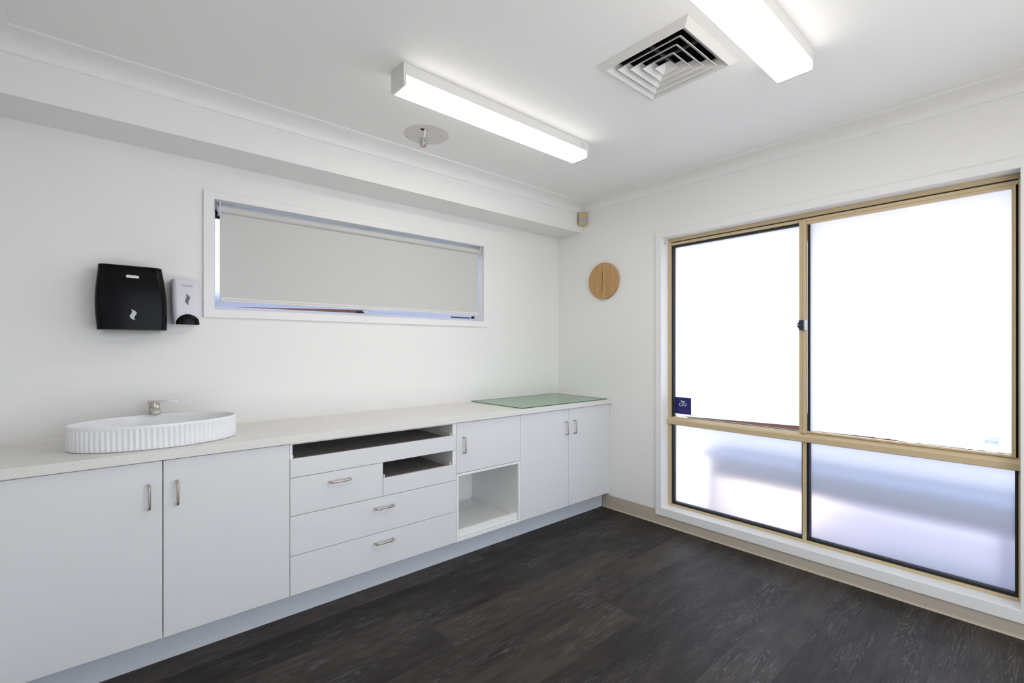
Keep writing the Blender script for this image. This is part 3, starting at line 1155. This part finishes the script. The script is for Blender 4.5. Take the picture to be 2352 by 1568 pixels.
finish(bm, 'drain', M['taps'], bs, smooth=True)

# mixer tap behind the basin
TX, TY = -2.962, -0.088
tp = thing('mixer_tap', (TX, TY, 0.9), 'short brushed metal mixer tap behind the oval basin', 'tap')
bm = bmesh.new()
for (r, a, b) in ((0.027, 0.0, 0.006), (0.0235, 0.006, 0.112)):
    disc(bm, (TX, TY, 0.9), 'z', r, a + 0.0005, b, seg=32, bev=0.001)
finish(bm, 'body', M['taps'], tp, smooth=True)
# spout: thick short arm reaching over the basin with a round aerator
bm = bmesh.new()
rings = []
for (dy, zc, hw, hh) in ((0.0, 0.116, 0.020, 0.012), (-0.04, 0.120, 0.020, 0.012), (-0.09, 0.122, 0.019, 0.011), (-0.118, 0.120, 0.018, 0.010), (-0.128, 0.118, 0.014, 0.007)):
    ring = []
    for k in range(24):
        t = 2 * PI * k / 24
        cx = abs(math.cos(t)) ** 0.6 * (1 if math.cos(t) > 0 else -1)
        sz = abs(math.sin(t)) ** 0.6 * (1 if math.sin(t) > 0 else -1)
        ring.append((TX + hw * cx, TY + dy, 0.9 + zc + hh * sz))
    rings.append(ring)
loft(bm, rings)
disc(bm, (TX, TY - 0.108, 0.9 + 0.112), 'z', 0.0115, 0, -0.010, seg=20, bev=0.001)
finish(bm, 'spout', M['taps'], tp, smooth=True)
bm = bmesh.new()
disc(bm, (TX, TY, 0.9), 'z', 0.0225, 0.1135, 0.152, seg=32, bev=0.002)
rings = []
la = math.radians(-12)
lx, ly = math.cos(la), math.sin(la)
for (d_, zc, hw, hh) in ((-0.024, 0.1555, 0.021, 0.0045), (0.02, 0.1560, 0.021, 0.0045), (0.05, 0.1565, 0.015, 0.0035), (0.085, 0.1575, 0.012, 0.0026), (0.096, 0.158, 0.009, 0.0018)):
    rings.append([(TX + lx * d_ + ly * w, TY + ly * d_ - lx * w, 0.9 + zc + h_) for w, h_ in ((-hw, -hh), (hw, -hh), (hw, hh), (-hw, hh))])
loft(bm, rings)
finish(bm, 'lever', M['taps'], tp, smooth=True)
bm = bmesh.new()
disc(bm, (TX + 0.012, TY - 0.0192, 0.9 + 0.134), 'y', 0.004, 0, -0.004, seg=14)
finish(bm, 'temperature_mark', M['chrome'], tp)


# ------------------------------------------------------------------ dispensers
def rr_ring(xa, xb, yf, yb, z, r, n=8):
    """outline of a box with rounded front corners (front = -y)"""
    pts = [(xb, yb, z), (xa, yb, z)]
    for k in range(n + 1):
        a = PI + PI / 2 * k / n
        pts.append((xa + r + r * math.cos(a), yf + r + r * math.sin(a), z))
    for k in range(n + 1):
        a = 1.5 * PI + PI / 2 * k / n
        pts.append((xb - r + r * math.cos(a), yf + r + r * math.sin(a), z))
    return pts


def swoosh(bm, cx, zc, w, h, y0_, d_):
    """the slanted leaf-shaped sight window"""
    L_, R_ = [], []
    n = 14
    for k in range(n + 1):
        t = k / n
        zz = zc + h / 2 - h * t
        mid = cx + w * (-0.30 + 0.60 * t) + w * 0.30 * math.sin(2 * PI * t) * 1.0
        hw = w * 0.42 * math.sin(PI * t) ** 0.8
        L_.append((mid - hw, zz))
        R_.append((mid + hw, zz))
    pts = L_ + R_[1:-1][::-1]
    prism(bm, pts, 'y', y0_, y0_ - d_)


td = thing('towel_dispenser', (-3.048, 0, 1.405), 'black wall mounted paper towel dispenser above the basin', 'dispenser')
bm = bmesh.new()
rings = []
for k in range(13):
    t = k / 12
    z = 1.405 + 0.296 * t
    bul = math.sin(PI * min(1, t * 0.95 + 0.1))
    xa = -3.170 - 0.011 * bul
    xb = -2.934 - 0.0 * t + 0.018 * (1 - t ** 2.2) + 0.004 * bul
    yf = -0.132 - 0.020 * math.sin(PI * (0.35 + 0.45 * t))
    rings.append(rr_ring(xa, xb, yf, -0.012, z, 0.030))
# eased top edge
last = rings[-1]
c_ = (-3.05, -0.07)
rings.append([(c_[0] + (p[0] - c_[0]) * 0.985, c_[1] + (p[1] - c_[1]) * 0.97, p[2] + 0.0035) for p in last])
loft(bm, rings)
finish(bm, 'cover', M['black'], td, smooth=True)
finish(boxes((-3.16, -2.935, -0.012, -0.0005, 1.412, 1.690)), 'back_plate', M['blackmatt'], td)
yfr = lambda z: -0.132 - 0.020 * math.sin(PI * (0.35 + 0.45 * (z - 1.405) / 0.296))
bm = bmesh.new()
swoosh(bm, -3.045, 1.475, 0.024, 0.052, yfr(1.475) + 0.0005, 0.0022)
finish(bm, 'sight_window', M['silver'], td)
bm = bmesh.new()
z = 1.653
pts = [(-3.070, z + 0.007), (-3.051, z + 0.007), (-3.047, z + 0.005), (-3.043, z + 0.007), (-3.024, z + 0.006), (-3.024, z - 0.006), (-3.041, z - 0.005), (-3.047, z - 0.006), (-3.053, z - 0.005), (-3.070, z - 0.005)]
prism(bm, pts, 'y', yfr(z) + 0.0015, yfr(z) - 0.0012)
lb = finish(bm, 'badge', M['paper'], td)
bm = boxes((-3.064, -3.030, yfr(z) - 0.0016, yfr(z) - 0.0012, z + 0.0002, z + 0.0022))
finish(bm, 'badge_print', M['grey'], lb)
bm = bmesh.new()
disc(bm, (-2.9465, yfr(1.645) + 0.006, 1.645), 'y', 0.0032, 0.004, -0.0025, seg=14)
finish(bm, 'key_hole', M['chrome'], td)
finish(boxes((-3.02, -2.985, -0.075, -0.045, 1.7043, 1.7085), bev=0.001), 'lid_latch', M['black'], td)

bm = bmesh.new()
n = 14
for j, (yy, dz) in enumerate(((-0.100, 0.0), (-0.088, 0.005))):
    top = [bm.verts.new((-3.150 + 0.215 * k / n, yy + 0.004 * math.sin(k * 0.9 + j), 1.409)) for k in range(n + 1)]
    bot = [bm.verts.new((-3.150 + 0.212 * k / n, yy - 0.012 + 0.003 * math.sin(k * 0.7 + j), 1.386 + dz + 0.004 * (k / n) ** 2 + 0.0012 * math.sin(k))) for k in range(n + 1)]
    for k in range(n):
        bm.faces.new((top[k], top[k + 1], bot[k + 1], bot[k]))
r_ = bmesh.ops.solidify(bm, geom=bm.faces[:], thickness=0.0008)
pt = finish(bm, 'paper_towel', M['paper'], org=(-3.04, -0.09, 1.39))
tag(pt, 'folded white paper towel poking out under the black towel dispenser', 'paper towel')

sp = thing('soap_dispenser', (-2.836, 0, 1.438), 'white soap dispenser with black push bar, right of the black towel dispenser', 'dispenser')
bm = bmesh.new()
rings = []
for k in range(11):
    t = k / 10
    z = 1.439 + 0.224 * t
    bul = math.sin(PI * t ** 0.9)
    xa = -2.884 - 0.008 * t - 0.004 * bul
    xb = -2.777 + 0.004 * t + 0.007 * bul
    yf = -0.082 - 0.016 * math.sin(PI * (0.30 + 0.45 * t))
    rings.append(rr_ring(xa, xb, yf, -0.010, z, 0.024))
last = rings[-1]
rings.append([(-2.835 + (p[0] + 2.835) * 0.97, -0.05 + (p[1] + 0.05) * 0.95, p[2] + 0.003) for p in last])
loft(bm, rings)
finish(bm, 'housing', M['whiteplastic'], sp, smooth=True)
finish(boxes((-2.885, -2.776, -0.010, -0.0005, 1.444, 1.655)), 'back_plate', M['whiteplastic'], sp)
ysp = lambda z: -0.082 - 0.016 * math.sin(PI * (0.30 + 0.45 * (z - 1.439) / 0.224))
bm = bmesh.new()
# half-dome push bar
rings = []
for k in range(9):
    t = k / 8
    w = 0.051 * math.sqrt(max(0.0, 1 - (t * 0.985) ** 2.6))
    z = 1.4375 + 0.053 * t
    dep = 0.009 * math.sqrt(max(0.05, 1 - t ** 2)) + 0.004
    yb_ = ysp(z) + 0.004
    rings.append([(-2.826 + w * 0.98 * math.cos(a), yb_ - (dep + 0.002) * max(0.0, math.sin(a)), z) for a in [PI * q / 12 for q in range(13)]])
loft(bm, rings)
finish(bm, 'push_bar', M['black'], sp, smooth=True)
bm = bmesh.new()
swoosh(bm, -2.828, 1.565, 0.020, 0.056, ysp(1.565) + 0.0005, 0.0020)
finish(bm, 'sight_window', M['darkwin'], sp)
finish(boxes((-2.851, -2.806, ysp(1.633) - 0.0008, ysp(1.633) + 0.002, 1.629, 1.639)), 'badge', M['grey'], sp)


# ------------------------------------------------------------------ ceiling lights
def ceiling_light(xa, xb, ya, yb, label, sticker=False):
    zb = 2.455
    zs = 2.497
    t = thing('ceiling_light', ((xa + xb) / 2, (ya + yb) / 2, H), label, 'ceiling light', 'tube ceiling lights')
    bm = bmesh.new()
    prism(bm, [(ya, H - 0.0005), (ya, zs), (ya + 0.002, zs - 0.001), (ya + 0.002, H - 0.002)], 'x', xa + 0.004, xb - 0.004)
    box(bm, xa + 0.004, xb - 0.004, ya + 0.0005, yb - 0.0005, zs, H - 0.0005)
    finish(bm, 'housing', M['lightbody'], t)
    for e, x in ((1, xa), (-1, xb)):
        bm = bmesh.new()
        c = 0.006
        prism(bm, [(ya - 0.0015, H - 0.0005), (ya - 0.0015, zb + c), (ya + c, zb - 0.001), (yb - c, zb - 0.001), (yb + 0.0015, zb + c), (yb + 0.0015, H - 0.0005)],
              'x', x, x + e * 0.013)
        finish(bm, 'end_cap', M['lightbody'], t)
    bm = bmesh.new()
    prism(bm, [(ya + 0.0012, zs - 0.0005), (ya + 0.0012, zb + 0.004), (ya + 0.005, zb), (yb - 0.005, zb), (yb - 0.0012, zb + 0.004), (yb - 0.0012, zs - 0.0005)],
          'x', xa + 0.0135, xb - 0.0135)
    df = finish(bm, 'diffuser', [M['diff'], M['diffside']], t)
    for p in df.data.polygons:
        p.material_index = 0 if p.normal.z < -0.9 else 1
    if sticker:
        k = finish(boxes((xb - 0.062, xb - 0.018, ya - 0.0012, ya + 0.001, zs + 0.008, H - 0.008)), 'rating_label', M['lightbody'], t)
        bm = bmesh.new()
        box(bm, xb - 0.060, xb - 0.058, ya - 0.0018, ya - 0.0012, zs + 0.012, H - 0.012)
        for k2 in range(3):
            box(bm, xb - 0.052, xb - 0.026, ya - 0.0018, ya - 0.0012, zs + 0.014 + k2 * 0.009, zs + 0.016 + k2 * 0.009)
        finish(bm, 'label_print', M['grey'], k)
    return t


ceiling_light(-2.178, -0.957, -1.150, -1.035, 'lit tube ceiling light nearer the sink wall, beside the bare patch', True)
ceiling_light(-2.178, -0.957, -2.335, -2.200, 'lit tube ceiling light beside the vent, cut off by the top edge')

# ------------------------------------------------------------------ air vent
vt = thing('air_vent', (VC[0], VC[1], H), 'square white louvred air vent in the ceiling between the two lights', 'air vent')


def sqring(h, z):
    return [(VC[0] - h, VC[1] - h, z), (VC[0] + h, VC[1] - h, z), (VC[0] + h, VC[1] + h, z), (VC[0] - h, VC[1] + h, z)]


bm = bmesh.new()
loft(bm, [sqring(0.213, H - 0.0005), sqring(0.213, H - 0.003), sqring(0.186, H - 0.020), sqring(0.184, H - 0.0205), sqring(0.152, H + 0.009), sqring(0.152, H + 0.0195), sqring(0.179, H + 0.0195), sqring(0.179, H - 0.0005)],
     cap0=False, cap1=False)
finish(bm, 'frame', M['lightbody'], vt)
for h in (0.149, 0.1115, 0.074):
    bm = bmesh.new()
    zb = H - 0.019
    loft(bm, [sqring(h, zb), sqring(h + 0.0015, zb + 0.001), sqring(h - 0.030, zb + 0.029), sqring(h - 0.032, zb + 0.030), sqring(h - 0.004, zb + 0.002), sqring(h, zb)],
         cap0=False, cap1=False)
    finish(bm, 'louvre', M['lightbody'], vt)
bm = bmesh.new()
h = 0.037
zb = H - 0.019
bs_ = [bm.verts.new(p) for p in sqring(h, zb)]
ts_ = [bm.verts.new(p) for p in sqring(h - 0.002, zb + 0.001)]
ap = bm.verts.new((VC[0], VC[1], zb + 0.026))
ap2 = bm.verts.new((VC[0], VC[1], zb + 0.029))
for i in range(4):
    j = (i + 1) % 4
    bm.faces.new((ts_[i], ts_[j], ap))
    bm.faces.new((bs_[i], bs_[j], ts_[j], ts_[i]))
    bm.faces.new((bs_[j], bs_[i], ap2))
finish(bm, 'centre_cone', M['lightbody'], vt)
for horiz in (0, 1):
    bm = bmesh.new()
    if horiz:
        box(bm, VC[0] - 0.168, VC[0] + 0.168, VC[1] - 0.006, VC[1] + 0.006, H + 0.018, H + 0.026)
    else:
        box(bm, VC[0] - 0.006, VC[0] + 0.006, VC[1] - 0.168, VC[1] + 0.168, H + 0.0265, H + 0.0345)
    finish(bm, 'support_bar', M['bracket'], vt)
bm = bmesh.new()
loft(bm, [sqring(0.178, H + 0.0205), sqring(0.178, H + 0.30)], cap0=False)
finish(bm, 'duct', M['void'], vt)

# ------------------------------------------------------------------ bare patch with hanging terminal
PC = (-1.742, -0.606)
cp = thing('ceiling_patch', (PC[0], PC[1], H), 'round unpainted patch in the ceiling where an old fitting was', 'patch')
bm = bmesh.new()
disc(bm, (PC[0], PC[1], H), 'z', 0.128, -0.0002, -0.0012, seg=72)
finish(bm, 'plaster_disc', M['plaster'], cp)
bm = bmesh.new()
HC = (-1.795, -0.655)
pts = []
for k in range(14):
    a = 2 * PI * k / 14
    r = 0.013 * (1 + 0.35 * math.sin(3.1 * k) * 0.6)
    pts.append((HC[0] + r * 1.1 * math.cos(a), HC[1] + r * math.sin(a)))
prism(bm, pts, 'z', H - 0.0012, H - 0.0018)
finish(bm, 'cable_hole', M['void'], cp)
for (hx, hy) in ((HC[0] + 0.022, HC[1] - 0.012), (PC[0] - 0.075, PC[1] + 0.09)):
    bm = bmesh.new()
    disc(bm, (hx, hy, H), 'z', 0.0035, -0.0012, -0.0018, seg=10)
    finish(bm, 'screw_hole', M['bracket'], cp)
for (dx, dy, l) in ((0.05, -0.05, 0.03), (0.08, -0.03, 0.014)):
    finish(boxes((PC[0] + dx, PC[0] + dx + l, PC[1] + dy, PC[1] + dy + 0.003, H - 0.0017, H - 0.0012)), 'scuff', M['grey'], cp)

tm = thing('cable_terminal', (HC[0], HC[1], H), 'clear round cable terminal hanging on a white cable from the ceiling patch', 'cable terminal')
bm = bmesh.new()
tube(bm, [(HC[0] + 0.010, HC[1] - 0.004, H - 0.0005), (HC[0] + 0.010, HC[1] - 0.004, H - 0.02), (HC[0] + 0.006, HC[1] - 0.002, H - 0.046)], 0.0048, 12)
finish(bm, 'cable', M['cable'], tm, smooth=True)
KC = (HC[0] + 0.004, HC[1], H - 0.074)
bm = bmesh.new()
bmesh.ops.create_uvsphere(bm, u_segments=28, v_segments=16, radius=0.030, matrix=Matrix.Translation(KC))
bmesh.ops.create_uvsphere(bm, u_segments=20, v_segments=12, radius=0.020, matrix=Matrix.Translation((KC[0] - 0.016, KC[1] + 0.004, KC[2] - 0.017)))
finish(bm, 'clear_cover', M['clearplastic'], tm, smooth=True)
for m_, off, amp in (('copper', 0.006, 0.010), ('green', -0.010, 0.007)):
    bm = bmesh.new()
    path = []
    for k in range(16):
        t = k / 15
        path.append((KC[0] + off + amp * math.sin(9 * t + off * 100), KC[1] + amp * math.cos(7 * t), KC[2] + 0.022 - 0.044 * t))
    tube(bm, path, 0.0026, 8)
    finish(bm, 'wire', M[m_], tm, smooth=True)
bm = bmesh.new()
for k in range(4):
    disc(bm, (KC[0] - 0.004 + 0.006 * (k % 2), KC[1] - 0.008 + 0.005 * k, KC[2] - 0.012), 'z', 0.0034, 0, 0.022, seg=10)
finish(bm, 'screw_block', M['cable'], tm)

# ------------------------------------------------------------------ motion sensor in the corner
# sits across the corner of the bulkhead face and the window wall
ms = thing('motion_sensor', (-0.025, BD - 0.025, 2.42), 'small beige motion sensor in the corner under the cornice', 'motion sensor')
ang = math.radians(-45)
def rot_part(bm):
    bmesh.ops.transform(bm, matrix=Matrix.Translation((-0.006, BD - 0.006, 2.4215)) @ Matrix.Rotation(ang, 4, 'Z'), verts=bm.verts[:])
    return bm
# local: back at y=-0.02, front towards -y
bm = bmesh.new()
rings = []
for (z, w, f) in ((-0.052, 0.028, -0.052), (-0.047, 0.033, -0.060), (-0.030, 0.0345, -0.066), (0.0, 0.035, -0.070), (0.034, 0.034, -0.070), (0.050, 0.033, -0.066), (0.056, 0.029, -0.056)):
    rings.append(rr_ring(-w, w, f, -0.036, z, 0.010, 5))
loft(bm, rings)
box(bm, -0.020, 0.020, -0.036, -0.022, -0.035, 0.040)
finish(rot_part(bm), 'sensor_case', M['beigebox'], ms, smooth=True)
bm = bmesh.new()
box(bm, -0.024, 0.024, -0.0725, -0.060, -0.030, 0.010, bev=0.002)
for k in range(3):
    box(bm, -0.018, 0.018, -0.0735, -0.0725, -0.022 + k * 0.012, -0.020 + k * 0.012)
finish(rot_part(bm), 'lens', M['lens'], ms)

# ------------------------------------------------------------------ clock
ck = thing('wall_clock', (0, -0.533, 1.873), 'round pale timber wall clock with thin dark hands beside the window', 'clock')
CC = (-0.0005, -0.533, 1.873)
bm = bmesh.new()
disc(bm, CC, 'x', 0.150, -0.004, -0.030, seg=96, bev=0.002)
disc(bm, CC, 'x', 0.05, 0, -0.004, seg=24)
finish(bm, 'clock_face', M['oak'], ck, org=CC, smooth=True)
bm = boxes((-0.036, -0.034, -0.5338, -0.5322, 1.873 - 0.014, 1.873 + 0.078))
finish(bm, 'minute_hand', M['hand'], ck)
bm = boxes((-0.0385, -0.0368, -0.5341, -0.5319, 1.873 - 0.102, 1.873 + 0.010))
finish(bm, 'hour_hand', M['hand'], ck)
bm = bmesh.new()
disc(bm, (CC[0], CC[1], CC[2]), 'x', 0.006, -0.030, -0.043, seg=18, bev=0.001)
finish(bm, 'centre_pin', M['brass'], ck, smooth=True)
bm = boxes((-0.0408, -0.0392, -0.556, -0.536, 1.868, 1.871))
finish(bm, 'second_hand', M['brass'], ck)
